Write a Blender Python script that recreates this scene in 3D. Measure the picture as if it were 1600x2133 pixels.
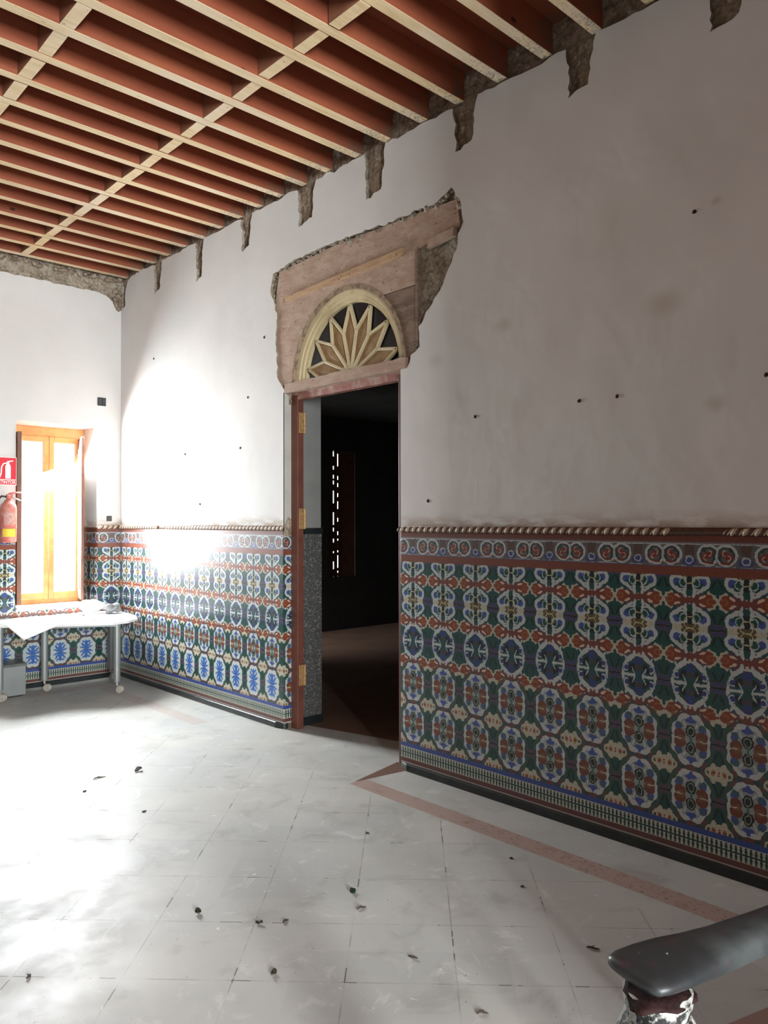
import bpy, bmesh, math, random
from mathutils import Vector, Matrix, noise
from mathutils.geometry import tessellate_polygon

for o in list(bpy.data.objects): bpy.data.objects.remove(o)
SC = bpy.context.scene
COL = SC.collection
R = random.Random(7)

# ------------------------------------------------------------------ camera
CAMZ = 1.7166
cd = bpy.data.cameras.new('camera'); cam = bpy.data.objects.new('camera', cd); COL.objects.link(cam)
cd.sensor_fit = 'VERTICAL'; cd.sensor_height = 36.0; cd.lens = 27.19; cd.clip_start = 0.05
yaw, pitch, roll = 0.75228, 0.01295, -0.001765
Fv = Vector((math.sin(yaw)*math.cos(pitch), math.cos(yaw)*math.cos(pitch), math.sin(pitch)))
Rv = Vector((math.cos(yaw), -math.sin(yaw), 0)); Uv = Rv.cross(Fv)
R2 = Rv*math.cos(roll)+Uv*math.sin(roll); U2 = -Rv*math.sin(roll)+Uv*math.cos(roll)
m = Matrix((R2, U2, -Fv)).transposed().to_4x4(); m.translation = (0, 0, CAMZ); cam.matrix_world = m
SC.camera = cam

# ------------------------------------------------------------------ light, sky, exposure
w = bpy.data.worlds.new('sky'); SC.world = w; w.use_nodes = True
bg = w.node_tree.nodes['Background']; bg.inputs[0].default_value = (0.93, 0.97, 1.0, 1); bg.inputs[1].default_value = 2.5
SC.view_settings.view_transform = 'Standard'; SC.view_settings.look = 'None'
SC.view_settings.exposure = 0.0; SC.view_settings.gamma = 1.0; SC.view_settings.use_curve_mapping = False

def area(name, loc, rot, sx, sy, power, color, spread=180):
    l = bpy.data.lights.new(name, 'AREA'); l.shape = 'RECTANGLE'; l.size = sx; l.size_y = sy
    l.energy = power; l.color = color; l.spread = math.radians(spread)
    o = bpy.data.objects.new(name, l); COL.objects.link(o); o.location = loc; o.rotation_euler = rot
    return o
# daylight entering by the casement in the far wall
area('casement_daylight', (3.12, 9.06, 1.95), (math.radians(-52), 0, math.radians(16)), 0.80, 2.0, 860, (0.90, 0.96, 1.0))
# daylight entering by the tall opening behind the camera
area('balcony_daylight', (-1.05, -5.62, 2.3), (math.radians(90), 0, 0), 0.95, 2.8, 1780, (0.94, 0.98, 1.0))

# ------------------------------------------------------------------ object helpers
def tag(o, label=None, cat=None, group=None, kind=None):
    if label: o['label'] = label
    if cat: o['category'] = cat
    if group: o['group'] = group
    if kind: o['kind'] = kind
    return o
def empty(name, loc=(0, 0, 0), rz=0.0, **k):
    o = bpy.data.objects.new(name, None); COL.objects.link(o); o.location = loc; o.rotation_euler[2] = rz
    o.empty_display_size = 0.1
    return tag(o, **k)
class MB:
    def __init__(s): s.v = []; s.f = []; s.m = []
    def add(s, vs, fs, mi=0):
        b = len(s.v); s.v += [tuple(v) for v in vs]
        s.f += [tuple(i+b for i in f) for f in fs]; s.m += [mi]*len(fs)
        return s
    def box(s, a, b, mi=0, M=None):
        x0, y0, z0 = a; x1, y1, z1 = b
        vs = [Vector(p) for p in ((x0,y0,z0),(x1,y0,z0),(x1,y1,z0),(x0,y1,z0),(x0,y0,z1),(x1,y0,z1),(x1,y1,z1),(x0,y1,z1))]
        if M: vs = [M @ v for v in vs]
        mi = mi if isinstance(mi, (list, tuple)) else [mi]*6
        fs = [(0,3,2,1),(4,5,6,7),(0,1,5,4),(1,2,6,5),(2,3,7,6),(3,0,4,7)]
        for f, q in zip(fs, mi): 
            s.v += [] ; 
        base = len(s.v); s.v += [tuple(v) for v in vs]
        for f, q in zip(fs, mi): s.f.append(tuple(i+base for i in f)); s.m.append(q)
        return s
    def prism(s, poly, h0, h1, axis='z', mi=0, holes=()):
        """polygon (list of 2-D points) extruded from h0 to h1 along axis"""
        def P(p, h):
            return {'z': (p[0], p[1], h), 'x': (h, p[0], p[1]), 'y': (p[0], h, p[1])}[axis]
        loops = [list(poly)]+[list(h) for h in holes]
        flat = [p for l in loops for p in l]; n = len(flat)
        tris = tessellate_polygon([[Vector((p[0], p[1], 0)) for p in l] for l in loops])
        vs = [P(p, h0) for p in flat]+[P(p, h1) for p in flat]
        fs = [tuple(t) for t in tris]+[tuple(i+n for i in reversed(t)) for t in tris]
        b = 0
        for l in loops:
            k = len(l)
            for i in range(k):
                j = (i+1) % k; fs.append((b+i, b+j, b+j+n, b+i+n))
            b += k
        return s.add(vs, fs, mi)
    def lathe(s, prof, c=(0, 0, 0), n=24, mi=0, M=None):
        vs = []; fs = []
        for r, z in prof:
            for i in range(n):
                a = 2*math.pi*i/n; vs.append(Vector((c[0]+r*math.cos(a), c[1]+r*math.sin(a), c[2]+z)))
        for k in range(len(prof)-1):
            for i in range(n):
                j = (i+1) % n; fs.append((k*n+i, k*n+j, (k+1)*n+j, (k+1)*n+i))
        fs.append(tuple(reversed(range(n)))); fs.append(tuple((len(prof)-1)*n+i for i in range(n)))
        if M: vs = [M @ v for v in vs]
        return s.add(vs, fs, mi)
    def tube(s, pts, r, n=10, mi=0, sx=None):
        """tube along points; r radius or list of radii; sx = list of (ru, rv) pairs"""
        pts = [Vector(p) for p in pts]; vs = []; fs = []
        for k, p in enumerate(pts):
            d = (pts[min(k+1, len(pts)-1)]-pts[max(k-1, 0)]).normalized()
            u = Vector((0, 0, 1)) if abs(d.z) < .9 else Vector((0, 1, 0))
            a = d.cross(u).normalized(); b = a.cross(d).normalized()
            ra, rb = (sx[k] if sx else ((r[k], r[k]) if isinstance(r, (list, tuple)) else (r, r)))
            for i in range(n):
                t = 2*math.pi*i/n; vs.append(p+a*ra*math.cos(t)+b*rb*math.sin(t))
        for k in range(len(pts)-1):
            for i in range(n):
                j = (i+1) % n; fs.append((k*n+i, k*n+j, (k+1)*n+j, (k+1)*n+i))
        fs.append(tuple(reversed(range(n)))); fs.append(tuple((len(pts)-1)*n+i for i in range(n)))
        return s.add(vs, fs, mi)
    def blob(s, c, r, seed=0, rough=.25, sub=2, mi=0, sc=(1, 1, 1)):
        bm = bmesh.new(); bmesh.ops.create_icosphere(bm, subdivisions=sub, radius=1)
        vs = []
        for v in bm.verts:
            k = 1+rough*noise.noise(v.co*1.6+Vector((seed*3.1, seed*1.7, seed)))
            vs.append((c[0]+v.co.x*r*k*sc[0], c[1]+v.co.y*r*k*sc[1], c[2]+v.co.z*r*k*sc[2]))
        bm.verts.index_update()
        fs = [tuple(v.index for v in f.verts) for f in bm.faces]; bm.free()
        return s.add(vs, fs, mi)
    def build(s, name, mats, parent=None, smooth=False, bevel=0, seg=2, recalc=True, **k):
        me = bpy.data.meshes.new(name); me.from_pydata(s.v, [], s.f); me.update()
        mats = mats if isinstance(mats, (list, tuple)) else [mats]
        for q in mats: me.materials.append(q)
        me.polygons.foreach_set('material_index', s.m)
        if recalc:
            bm = bmesh.new(); bm.from_mesh(me); bmesh.ops.recalc_face_normals(bm, faces=bm.faces); bm.to_mesh(me); bm.free()
        if smooth: me.polygons.foreach_set('use_smooth', [True]*len(me.polygons))
        o = bpy.data.objects.new(name, me); COL.objects.link(o)
        if parent is not None: o.parent = parent
        if bevel:
            b = o.modifiers.new('bevel', 'BEVEL'); b.width = bevel; b.segments = seg; b.limit_method = 'ANGLE'
        return tag(o, **k)
def jag(pts, amp, step, seed=0, closed=False, sharp=1.0):
    """subdivide a polyline and roughen it, keeping its corner points"""
    out = []; n = len(pts); rr = random.Random(seed)
    for i in range(n if closed else n-1):
        a = Vector(pts[i]).to_2d(); b = Vector(pts[(i+1) % n]).to_2d(); d = b-a; L = d.length
        k = max(1, int(L/step)); nn = Vector((-d.y, d.x))/max(L, 1e-6)
        for q in range(k):
            t = q/k; p = a+d*t
            e = amp*(rr.random()*2-1)*sharp+amp*1.6*noise.noise(Vector((p.x*9+seed, p.y*9, seed*.37)))
            if q == 0: e *= .3
            out.append((p.x+nn.x*e, p.y+nn.y*e))
    if not closed: out.append(tuple(Vector(pts[-1]).to_2d()))
    return out

# ------------------------------------------------------------------ node helpers
class X:
    """a float socket with arithmetic"""
    def __init__(s, nt, sock): s.nt = nt; s.s = sock
    def op(s, name, b=None, c=None):
        n = s.nt.nodes.new('ShaderNodeMath'); n.operation = name
        for i, q in enumerate((s, b, c)):
            if q is None: continue
            if isinstance(q, X): s.nt.links.new(q.s, n.inputs[i])
            else: n.inputs[i].default_value = q
        return X(s.nt, n.outputs[0])
    def __add__(s, o): return s.op('ADD', o)
    __radd__ = __add__
    def __sub__(s, o): return s.op('SUBTRACT', o)
    def __mul__(s, o): return s.op('MULTIPLY', o)
    __rmul__ = __mul__
    def __truediv__(s, o): return s.op('DIVIDE', o)
    def __lt__(s, o): return s.op('LESS_THAN', o)
    def __gt__(s, o): return s.op('GREATER_THAN', o)
    def abs(s): return s.op('ABSOLUTE')
    def inv(s): return (s*-1.0)+1.0
    def rsub(s, k): return (s*-1.0)+k
class Mat:
    def __init__(s, name, rough=.6, spec=.4):
        s.m = bpy.data.materials.new(name); s.m.use_nodes = True; s.nt = s.m.node_tree
        s.b = s.nt.nodes['Principled BSDF']; s.b.inputs['Roughness'].default_value = rough
        s.b.inputs['Specular IOR Level'].default_value = spec
        s.tc = s.nt.nodes.new('ShaderNodeTexCoord'); s.co = s.tc.outputs['Object']; s.col = None
    def n(s, t, **k):
        n = s.nt.nodes.new(t)
        for a, b in k.items(): setattr(n, a, b)
        return n
    def sep(s, vec=None):
        n = s.n('ShaderNodeSeparateXYZ'); s.nt.links.new(vec or s.co, n.inputs[0]); return [X(s.nt, q) for q in n.outputs]
    def vec(s, x, y, z=0.0):
        n = s.n('ShaderNodeCombineXYZ')
        for i, q in enumerate((x, y, z)):
            if isinstance(q, X): s.nt.links.new(q.s, n.inputs[i])
            else: n.inputs[i].default_value = q
        return n.outputs[0]
    def scaled(s, sc, vec=None):
        n = s.n('ShaderNodeVectorMath', operation='MULTIPLY'); s.nt.links.new(vec or s.co, n.inputs[0])
        n.inputs[1].default_value = sc; return n.outputs[0]
    def noise(s, scale, detail=4, rough=.55, vec=None, dist=0):
        n = s.n('ShaderNodeTexNoise'); s.nt.links.new(vec or s.co, n.inputs['Vector'])
        n.inputs['Scale'].default_value = scale; n.inputs['Detail'].default_value = detail
        n.inputs['Roughness'].default_value = rough; n.inputs['Distortion'].default_value = dist
        s.lastcol = n.outputs['Color']; return X(s.nt, n.outputs['Fac'])
    def voro(s, scale, vec=None, feature='F1', out='Distance', rnd=1.0):
        n = s.n('ShaderNodeTexVoronoi', feature=feature); s.nt.links.new(vec or s.co, n.inputs['Vector'])
        n.inputs['Scale'].default_value = scale; n.inputs['Randomness'].default_value = rnd
        s.lastvc = n.outputs.get('Color'); return X(s.nt, n.outputs[out])
    def ramp(s, x, a, b):
        n = s.n('ShaderNodeMapRange'); n.interpolation_type = 'SMOOTHSTEP'; s.nt.links.new(x.s, n.inputs[0])
        n.inputs[1].default_value = a; n.inputs[2].default_value = b; return X(s.nt, n.outputs[0])
    def base(s, c): s.col = (c[0], c[1], c[2], 1)
    def paint(s, c, fac, mode='MIX'):
        n = s.n('ShaderNodeMix', data_type='RGBA', blend_type=mode)
        if isinstance(fac, X): s.nt.links.new(fac.s, n.inputs[0])
        else: n.inputs[0].default_value = fac
        if isinstance(s.col, tuple): n.inputs[6].default_value = s.col
        else: s.nt.links.new(s.col, n.inputs[6])
        if isinstance(c, tuple): n.inputs[7].default_value = (c[0], c[1], c[2], 1)
        else: s.nt.links.new(c, n.inputs[7])
        s.col = n.outputs[2]
    def bump(s, x, strength=.3, dist=.01):
        n = s.n('ShaderNodeBump'); n.inputs['Strength'].default_value = strength; n.inputs['Distance'].default_value = dist
        s.nt.links.new(x.s, n.inputs['Height'])
        if s.b.inputs['Normal'].links: s.nt.links.new(s.b.inputs['Normal'].links[0].from_socket, n.inputs['Normal'])
        s.nt.links.new(n.outputs[0], s.b.inputs['Normal'])
    def roughx(s, x): s.nt.links.new(x.s, s.b.inputs['Roughness'])
    def done(s):
        if isinstance(s.col, tuple): s.b.inputs['Base Color'].default_value = s.col
        else: s.nt.links.new(s.col, s.b.inputs['Base Color'])
        return s.m
    def ell(s, p, cx, cy, rx, ry, rot=0):
        if rot:
            q = s.n('ShaderNodeVectorMath', operation='SUBTRACT'); s.nt.links.new(p, q.inputs[0]); q.inputs[1].default_value = (cx, cy, 0)
            r = s.n('ShaderNodeVectorRotate', rotation_type='Z_AXIS'); s.nt.links.new(q.outputs[0], r.inputs['Vector'])
            r.inputs['Angle'].default_value = -math.radians(rot); p = r.outputs[0]; cx = cy = 0
        a = s.n('ShaderNodeVectorMath', operation='MULTIPLY_ADD'); s.nt.links.new(p, a.inputs[0])
        a.inputs[1].default_value = (1/rx, 1/ry, 0); a.inputs[2].default_value = (-cx/rx, -cy/ry, 0)
        l = s.n('ShaderNodeVectorMath', operation='LENGTH'); s.nt.links.new(a.outputs[0], l.inputs[0])
        return X(s.nt, l.outputs['Value'])
    def inell(s, *a, **k): return s.ell(*a, **k) < 1.0

def simple(name, c, rough=.6, spec=.4, var=.15, scale=8, c2=None, bump=0, bscale=30, metal=0):
    M = Mat(name, rough, spec); M.base(c)
    n = M.noise(scale, 5); c2 = c2 or tuple(v*(1-var*2) for v in c)
    M.paint(tuple(c2), M.ramp(n, .4, .7))
    if bump: M.bump(M.noise(bscale, 5), bump, .01)
    M.b.inputs['Metallic'].default_value = metal
    return M.done()

# ------------------------------------------------------------------ glazed tile pattern
P = 0.28
def tile_material(name, axis, u0, blue_from=None, rough=.30):
    M = Mat(name, rough, .5)
    x, y, z = M.sep(); u = {'x': x, 'y': y}[axis]
    wob = M.noise(26, 2); wv = M.sep(M.lastcol)
    M.noise(75, 1); w2 = M.sep(M.lastcol)
    uu = (u-u0)+(wv[0]-.5)*.014+(w2[0]-.5)*.011; zz = z+(wv[1]-.5)*.014+(w2[1]-.5)*.011
    cu = (uu/P+1000.5).op('FRACT')-.5; a = cu.abs()*2.0
    rv = (zz*-1.0+.90)/P+100.5; row = rv.op('FLOOR')-100.0; fr = rv.op('FRACT')-.5
    b = fr.abs()*2.0
    p = M.vec(a, b)
    isC = row > .5
    isA = row < -.5
    isB = isC.inv()*isA.inv()
    notC = isC.inv()
    CR = (.40, .38, .295); WH = (.41, .45, .44); GR = (.012, .060, .052); TE = (.014, .062, .085); NV = (.03, .045, .16)
    MA = (.125, .045, .040); RE = (.19, .042, .022); OR = (.24, .085, .026); PU = (.075, .050, .075); BL = (.045, .075, .26); BK = (.012, .016, .015)
    M.base(GR)
    big = M.noise(9, 1)
    M.paint(TE, M.ramp(big, .42, .6))
    # --- red bands between the A / B rows
    # ground of the band, cream cups, maroon star, orange lobes
    band = notC*(b > .70)
    M.paint(CR, notC*M.inell(p, .80, .80, .20, .13, 35))
    M.paint(PU, notC*(M.ell(p, .0, 1.0, .62, .36) < 1.0))
    M.paint(MA, notC*((a*.55+b.rsub(1.0)) < .42)*(a < .74)*(b > .66))
    M.paint(MA, notC*M.inell(p, 0, 1.0, .55, .27))
    M.paint(PU, notC*M.inell(p, .40, .74, .07, .20, -50))
    M.paint(RE, notC*M.inell(p, .66, 1.0, .26, .25))
    M.paint(OR, notC*M.inell(p, .74, .98, .13, .10))
    M.paint(RE, notC*M.inell(p, .76, .99, .07, .05))
    M.paint((.56, .42, .30), notC*M.inell(p, .47, .86, .13, .05, -25))
    M.paint((.50, .36, .26), notC*M.inell(p, 0, .82, .055, .075))
    M.paint(RE, notC*M.inell(p, .17, 1.0, .2, .035))
    M.paint(CR, notC*(a > .93)*(b > .74))
    M.paint(CR, notC*M.inell(p, .93, .88, .09, .035))
    M.paint(GR, notC*M.inell(p, 1.0, .76, .07, .14))
    # leaf cluster in the middle of two columns, with a navy knot
    M.paint(GR, M.inell(p, 1.0, .40, .20, .34))
    M.paint(BK, M.inell(p, .86, .42, .035, .26, 25))
    M.paint(GR, M.inell(p, .76, .62, .20, .06, 40))
    M.paint(PU, (a > .73)*(b < .19))
    M.paint(BK, (a > .73)*(b < .03))
    M.paint(NV, (a > .78)*((b-.11).abs() < .03))
    # --- A : quatrefoil with blue flowers
    M.paint(PU, isA*M.inell(p, .38, .62, .15, .16))
    M.paint(WH, isA*M.inell(p, .40, .33, .36, .33))
    M.paint(WH, isA*M.inell(p, .18, .66, .075, .26, 10))
    M.paint(WH, isA*M.inell(p, .38, .68, .18, .06, -35))
    M.paint(CR, isA*(a < .66)*(b < .10))
    M.paint(GR, isA*M.inell(p, .30, .40, .17, .19))
    M.paint(BL, isA*M.inell(p, .50, .34, .13, .14))
    M.paint(TE, isA*M.inell(p, .46, .42, .07, .06))
    M.paint(WH, isA*((M.ell(p, .24, .36, .13, .16)-1.0).abs() < .12))
    M.paint(BK, isA*M.inell(p, 0, .36, .10, .42))
    M.paint((.10, .07, .03), isA*M.inell(p, .16, .08, .17, .09))
    M.paint((.42, .40, .22), isA*((M.ell(p, .05, .20, .16, .20)-1.0).abs() < .10))
    M.paint(GR, isA*M.inell(p, 0, .72, .12, .14))
    # --- B : white ring with curls
    M.paint(WH, isB*((M.ell(p, 0, 0, .66, .80)-1.0).abs() < .085)*(b < .80))
    M.paint(WH, isB*M.inell(p, .30, .66, .24, .085, -40))
    M.paint(WH, isB*M.inell(p, .19, .80, .07, .15, 8))
    M.paint(WH, isB*M.inell(p, .50, .60, .17, .045, 60))
    M.paint(WH, isB*(b < .055)*((a-.40).abs() < .27))
    M.paint(NV, isB*M.inell(p, .50, .27, .17, .16))
    M.paint(WH, isB*((M.ell(p, .50, .28, .12, .12)-1.0).abs() < .22)*(a > .44))
    M.paint(BK, isB*M.inell(p, .28, .30, .20, .10, -50))
    M.paint(WH, isB*M.inell(p, .22, .16, .17, .025, 62))
    M.paint(NV, isB*M.inell(p, 0, .46, .17, .28))
    M.paint((.05, .05, .045), isB*M.inell(p, 0, .32, .14, .12))
    # --- C : lattice with oval medallions
    M.paint(CR, isC*M.inell(p, 1.0, 1.0, .50, .26))
    M.paint(CR, isC*M.inell(p, .80, .77, .10, .14, 20))
    M.paint((.22, .03, .03), isC*M.inell(p, .80, 1.0, .07, .10))
    M.paint((.28, .16, .03), isC*M.inell(p, .80, .93, .045, .045))
    M.paint((.05, .07, .04), isC*M.inell(p, .62, 1.0, .045, .06))
    M.paint((.22, .03, .03), isC*M.inell(p, 1.0, .95, .04, .04))
    up = isC*(fr < 0)*(row < 1.5)
    M.paint(RE, up*M.inell(p, .72, .96, .24, .12))
    M.paint(OR, up*M.inell(p, .62, .84, .08, .12, 35))
    M.paint((.56, .42, .30), up*M.inell(p, .45, .93, .14, .035, -20))
    ringC = M.ell(p, 0, 0, .86, 1.02)
    lat = ((ringC-.99).abs() < .085)
    M.paint((.035, .075, .055), isC*lat*(a > .44))
    M.paint((.10, .05, .045), isC*lat*(a > .36)*(a < .56))
    M.paint(MA, isC*((b-.99+a*.52).abs() < .075)*(a < .46))
    M.paint(GR, isC*M.inell(p, 1.0, .44, .19, .30))
    M.paint(BK, isC*M.inell(p, .90, .42, .03, .24, 20))
    M.paint(PU, isC*(a > .76)*(b < .17))
    M.paint(BK, isC*(a > .76)*(b < .028))
    isD = None
    # medallion: white outline with lobed rim
    ang = X(M.nt, M.sep(p)[1].s).op('ARCTAN2', a)
    lob = (ang*9.0).op('SINE')*.05
    e = M.ell(p, 0, 0, .70, .88)+lob
    M.paint(GR, isC*(ringC < .90))
    M.paint(WH, isC*(e < 1.06))
    M.paint((.24, .27, .27), isC*(e < .84))
    D = None
    if blue_from is not None:
        D = isC*(row > 1.5)*(u > blue_from)
        Cc = isC*(D.inv())
    else:
        Cc = isC
    M.paint(BL, Cc*M.inell(p, 0, .68, .20, .09))
    M.paint(BL, Cc*M.inell(p, 0, .74, .08, .13))
    M.paint((.04, .09, .13), Cc*M.inell(p, .44, .44, .14, .15))
    M.paint(BL, Cc*M.inell(p, .50, .38, .09, .07))
    M.paint((.14, .042, .026), Cc*M.inell(p, .40, .13, .22, .20))
    M.paint((.17, .08, .032), Cc*M.inell(p, .36, .05, .15, .07))
    M.paint(CR, Cc*M.inell(p, .50, .0, .20, .025))
    M.paint(BK, Cc*M.inell(p, 0, .30, .19, .23))
    M.paint((.20, .26, .20), Cc*((M.ell(p, 0, .30, .11, .15)-1.0).abs() < .14))
    M.paint((.05, .14, .10), Cc*M.inell(p, 0, .0, .05, .14))
    M.paint(WH, Cc*M.inell(p, .22, .52, .035, .14, -25))
    if D is not None:
        M.paint(WH, D*(e < .92))
        BB = (.035, .12, .36)
        M.paint(BB, D*M.inell(p, 0, .34, .13, .38))
        M.paint(BB, D*M.inell(p, .22, .30, .07, .30, -38))
        M.paint(BB, D*M.inell(p, .28, .12, .06, .26, -68))
        M.paint(BB, D*M.inell(p, .20, .60, .12, .07, 20))
        M.paint(NV, D*((M.ell(p, .14, .28, .16, .25)-1.0).abs() < .06))
    # --- frieze above (z 1.49 .. 1.605)
    fz = (z > 1.487)
    qa = ((uu/P+1000.0).op('FRACT')-.5).abs()*2.0
    qb = (zz-1.547)/.057
    fp = M.vec(qa, qb)
    M.paint((.10, .10, .095), fz)
    M.paint((.40, .42, .42), fz*((M.ell(fp, .32, .05, .36, .84)-1.0).abs() < .13))
    M.paint((.02, .035, .04), fz*((M.ell(fp, .32, .05, .27, .66)-1.0).abs() < .09))
    M.paint((.17, .035, .03), fz*M.inell(fp, .34, .02, .18, .40, 25))
    M.paint((.42, .30, .22), fz*((M.ell(fp, .38, -.18, .08, .22)-1.0).abs() < .22)*(qa > .36))
    M.paint((.42, .34, .26), fz*((M.ell(fp, .28, .22, .08, .22)-1.0).abs() < .22)*(qa < .30))
    M.paint((.02, .05, .045), fz*M.inell(fp, .46, .42, .07, .12))
    M.paint((.16, .035, .03), fz*M.inell(fp, .30, -.62, .18, .12))
    M.paint((.32, .36, .36), fz*M.inell(fp, .0, .1, .05, .62))
    M.paint((.02, .05, .04), fz*M.inell(fp, .12, -.1, .04, .3))
    M.paint((.09, .055, .045), fz*(qa > .82)*(qb > .0))
    M.paint((.05, .06, .17), fz*M.inell(fp, .90, -.55, .17, .35))
    M.paint((.34, .37, .40), fz*((M.ell(fp, 1.0, -.4, .13, .30)-1.0).abs() < .2))
    M.paint((.38, .40, .40), fz*(qb.abs() > .93))
    M.paint((.16, .048, .028), (z > 1.443)*(z < 1.487))
    M.paint((.07, .06, .12), (z > 1.487)*(z < 1.492))
    M.paint((.15, .14, .15), (z > 1.605)*(z < 1.613))
    M.paint((.13, .042, .028), (z > 1.613))
    # --- foot bands
    M.paint((.50, .50, .42), z < .190)
    M.paint((.035, .065, .22), (z < .192)*(z > .163))
    ck = ((u/.0235+1000.0).op('FRACT')-.5).abs()
    cz = (z-.124)/.034
    chk = (z < .160)*(z > .088)
    M.paint((.40, .40, .33), chk)
    M.paint((.012, .045, .04), chk*(ck > .30))
    M.paint((.012, .045, .04), chk*(cz.abs() < .12))
    M.paint((.012, .045, .04), chk*(((cz.abs()-.5).abs() < .16))*(ck > .2))
    M.paint((.11, .045, .038), (z < .086))
    M.paint((.35, .32, .28), (z < .058))
    # tile seams and firing variation
    seam = (((u-u0)/.14+1000.5).op('FRACT')-.5).abs()
    M.paint((.10, .10, .09), (seam > .4965)*(z > .19)*.5)
    sh = M.noise(60, 3); M.paint((.6, .6, .6), M.ramp(sh, .35, .75)*.35, 'MULTIPLY')
    M.bump(M.noise(18, 3), .12, .004)
    M.bump(M.noise(120, 2), .10, .001)
    return M.done()

# ------------------------------------------------------------------ materials
def plaster_mat():
    M = Mat('plaster', .75, .25); M.base((.60, .575, .55))
    M.paint((.55, .525, .50), M.ramp(M.noise(1.3, 5), .35, .7))
    M.paint((.56, .56, .54), M.ramp(M.noise(.9, 3, vec=M.scaled((1, 1, 1.8))), .5, .72)*.7)
    x, y, z = M.sep()
    st = M.ramp(M.noise(4, 4, vec=M.scaled((1.5, 1.5, 5))), .35, .6)
    M.paint((.26, .17, .10), M.ramp(z, 1.80, 1.66)*st*.8)
    for yy, zz, r, k in ((1.93, 2.85, .10, .45), (2.98, 2.93, .07, .35), (1.66, 2.30, .06, .4), (3.55, 2.80, .07, .3), (2.2, 3.35, .25, .15), (6.9, 1.85, .25, .2), (1.65, 3.3, .03, .5)):
        e = M.ell(M.vec(y, z), yy, zz, r, r*.7); M.paint((.33, .27, .19), M.ramp(e, 1.5, 0)*k)
    M.paint((.25, .19, .14), (M.noise(75, 2) > .79)*(M.noise(2.5, 2) > .55)*.7)
    M.bump(M.noise(2.2, 4), .25, .04); M.bump(M.noise(45, 4), .10, .004)
    return M.done()
PLASTER = plaster_mat()
def masonry_mat(name, c1, c2, c3, sc=1.0):
    M = Mat(name, .95, .1); M.base(c1)
    M.paint(c2, M.ramp(M.noise(9*sc, 6, .7), .4, .62))
    M.paint(c3, M.ramp(M.noise(28*sc, 5, .7), .55, .68))
    v = M.voro(26*sc); M.paint((.07, .055, .04), M.ramp(v, .55, .85)*.45)
    M.bump(M.noise(40*sc, 6, .7), .8, .02); M.bump(v, .5, .02)
    return M.done()
MASON = masonry_mat('rubble_masonry', (.36, .28, .205), (.22, .165, .115), (.55, .49, .40))
MASON_GREY = masonry_mat('grey_lime_masonry', (.42, .355, .28), (.28, .225, .165), (.58, .54, .46), 1.3)
def board_mat(name, c1, c2, c3, axis=1, iso=False):
    M = Mat(name, .85, .15); M.base(c1)
    sc = [6, 6, 6]; sc[axis] = .9
    if iso:
        M.paint(c2, M.ramp(M.noise(5, 6, .7), .42, .68)*.7)
        M.paint((.36, .33, .27), M.ramp(M.noise(3.3, 6, .75), .54, .70)*.8)
        M.paint((.12, .075, .055), M.ramp(M.noise(38, 4, .7), .60, .70)*.6)
        sc = [4, 4, 4]; sc[axis] = 1.6
    M.paint(c2, M.ramp(M.noise(4, 6, .65, vec=M.scaled(tuple(sc))), .4, .65))
    M.paint(c3, M.ramp(M.noise(14, 5, .7), .58, .75))
    M.paint((.05, .035, .03), M.ramp(M.voro(17), .13, .05))
    M.bump(M.noise(30, 6, .7, vec=M.scaled(tuple(q*.5 for q in sc))), .6, .01)
    return M.done()
BOARD = board_mat('mortared_board', (.44, .32, .245), (.35, .235, .175), (.50, .41, .33), iso=True)
BOARD_DARK = board_mat('bare_board', (.25, .175, .13), (.16, .11, .08), (.33, .26, .21))
LATH = board_mat('pine_lath', (.47, .31, .185), (.36, .22, .125), (.5, .36, .24))
def joist_bottom():
    M = Mat('pale_pine', .7, .2); M.base((.66, .51, .31))
    M.paint((.55, .39, .21), M.ramp(M.noise(3, 5, .6, vec=M.scaled((1.2, 14, 14))), .35, .7))
    M.paint((.68, .56, .42), M.ramp(M.noise(1.4, 3), .45, .7)*.8)
    M.paint((.07, .045, .03), M.ramp(M.noise(55, 3, .6, vec=M.scaled((.45, 1, 1))), .66, .74)*.8)
    x, y, z = M.sep()
    M.paint((.40, .36, .31), M.ramp(x, 3.45, 3.8)*M.ramp(M.noise(20, 4), .4, .6)*.8)
    M.paint((.10, .07, .05), M.ramp(x, 3.3, 3.8)*(M.noise(70, 3) > .58)*.7)
    M.bump(M.noise(20, 5, .6, vec=M.scaled((1, 10, 10))), .3, .004)
    return M.done()
def joist_side():
    M = Mat('red_stained_wood', .55, .35); M.base((.225, .060, .030))
    M.paint((.29, .085, .040), M.ramp(M.noise(2.2, 4, vec=M.scaled((.6, 1, 2))), .35, .7))
    M.paint((.21, .055, .027), M.ramp(M.noise(3, 5, .6, vec=M.scaled((1.0, 12, 9))), .45, .8)*.7)
    kn = M.voro(2.3, vec=M.scaled((1, 1, 1.6))); M.paint((.05, .016, .010), M.ramp(kn, .075, .03))
    x, y, z = M.sep()
    M.paint((.13, .09, .06), M.ramp(x, 3.5, 3.85)*M.ramp(M.noise(12, 4), .4, .6)*.8)
    return M.done()
PINE = joist_bottom(); RED = joist_side()
BLOCKSIDE = simple('pale_red_wood', (.24, .10, .055), .6, .3, .12, 5, bump=.1)
BROWNPAINT = simple('brown_door_paint', (.135, .046, .030), .42, .45, .15, 6, c2=(.105, .036, .025), bump=.08)
REDPAINT = simple('chipped_red_paint', (.24, .085, .06), .6, .3, .2, 12, c2=(.36, .24, .19), bump=.3)
BRASS = simple('worn_brass', (.42, .25, .10), .45, .5, .2, 40, c2=(.30, .16, .07), metal=.3)
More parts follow.
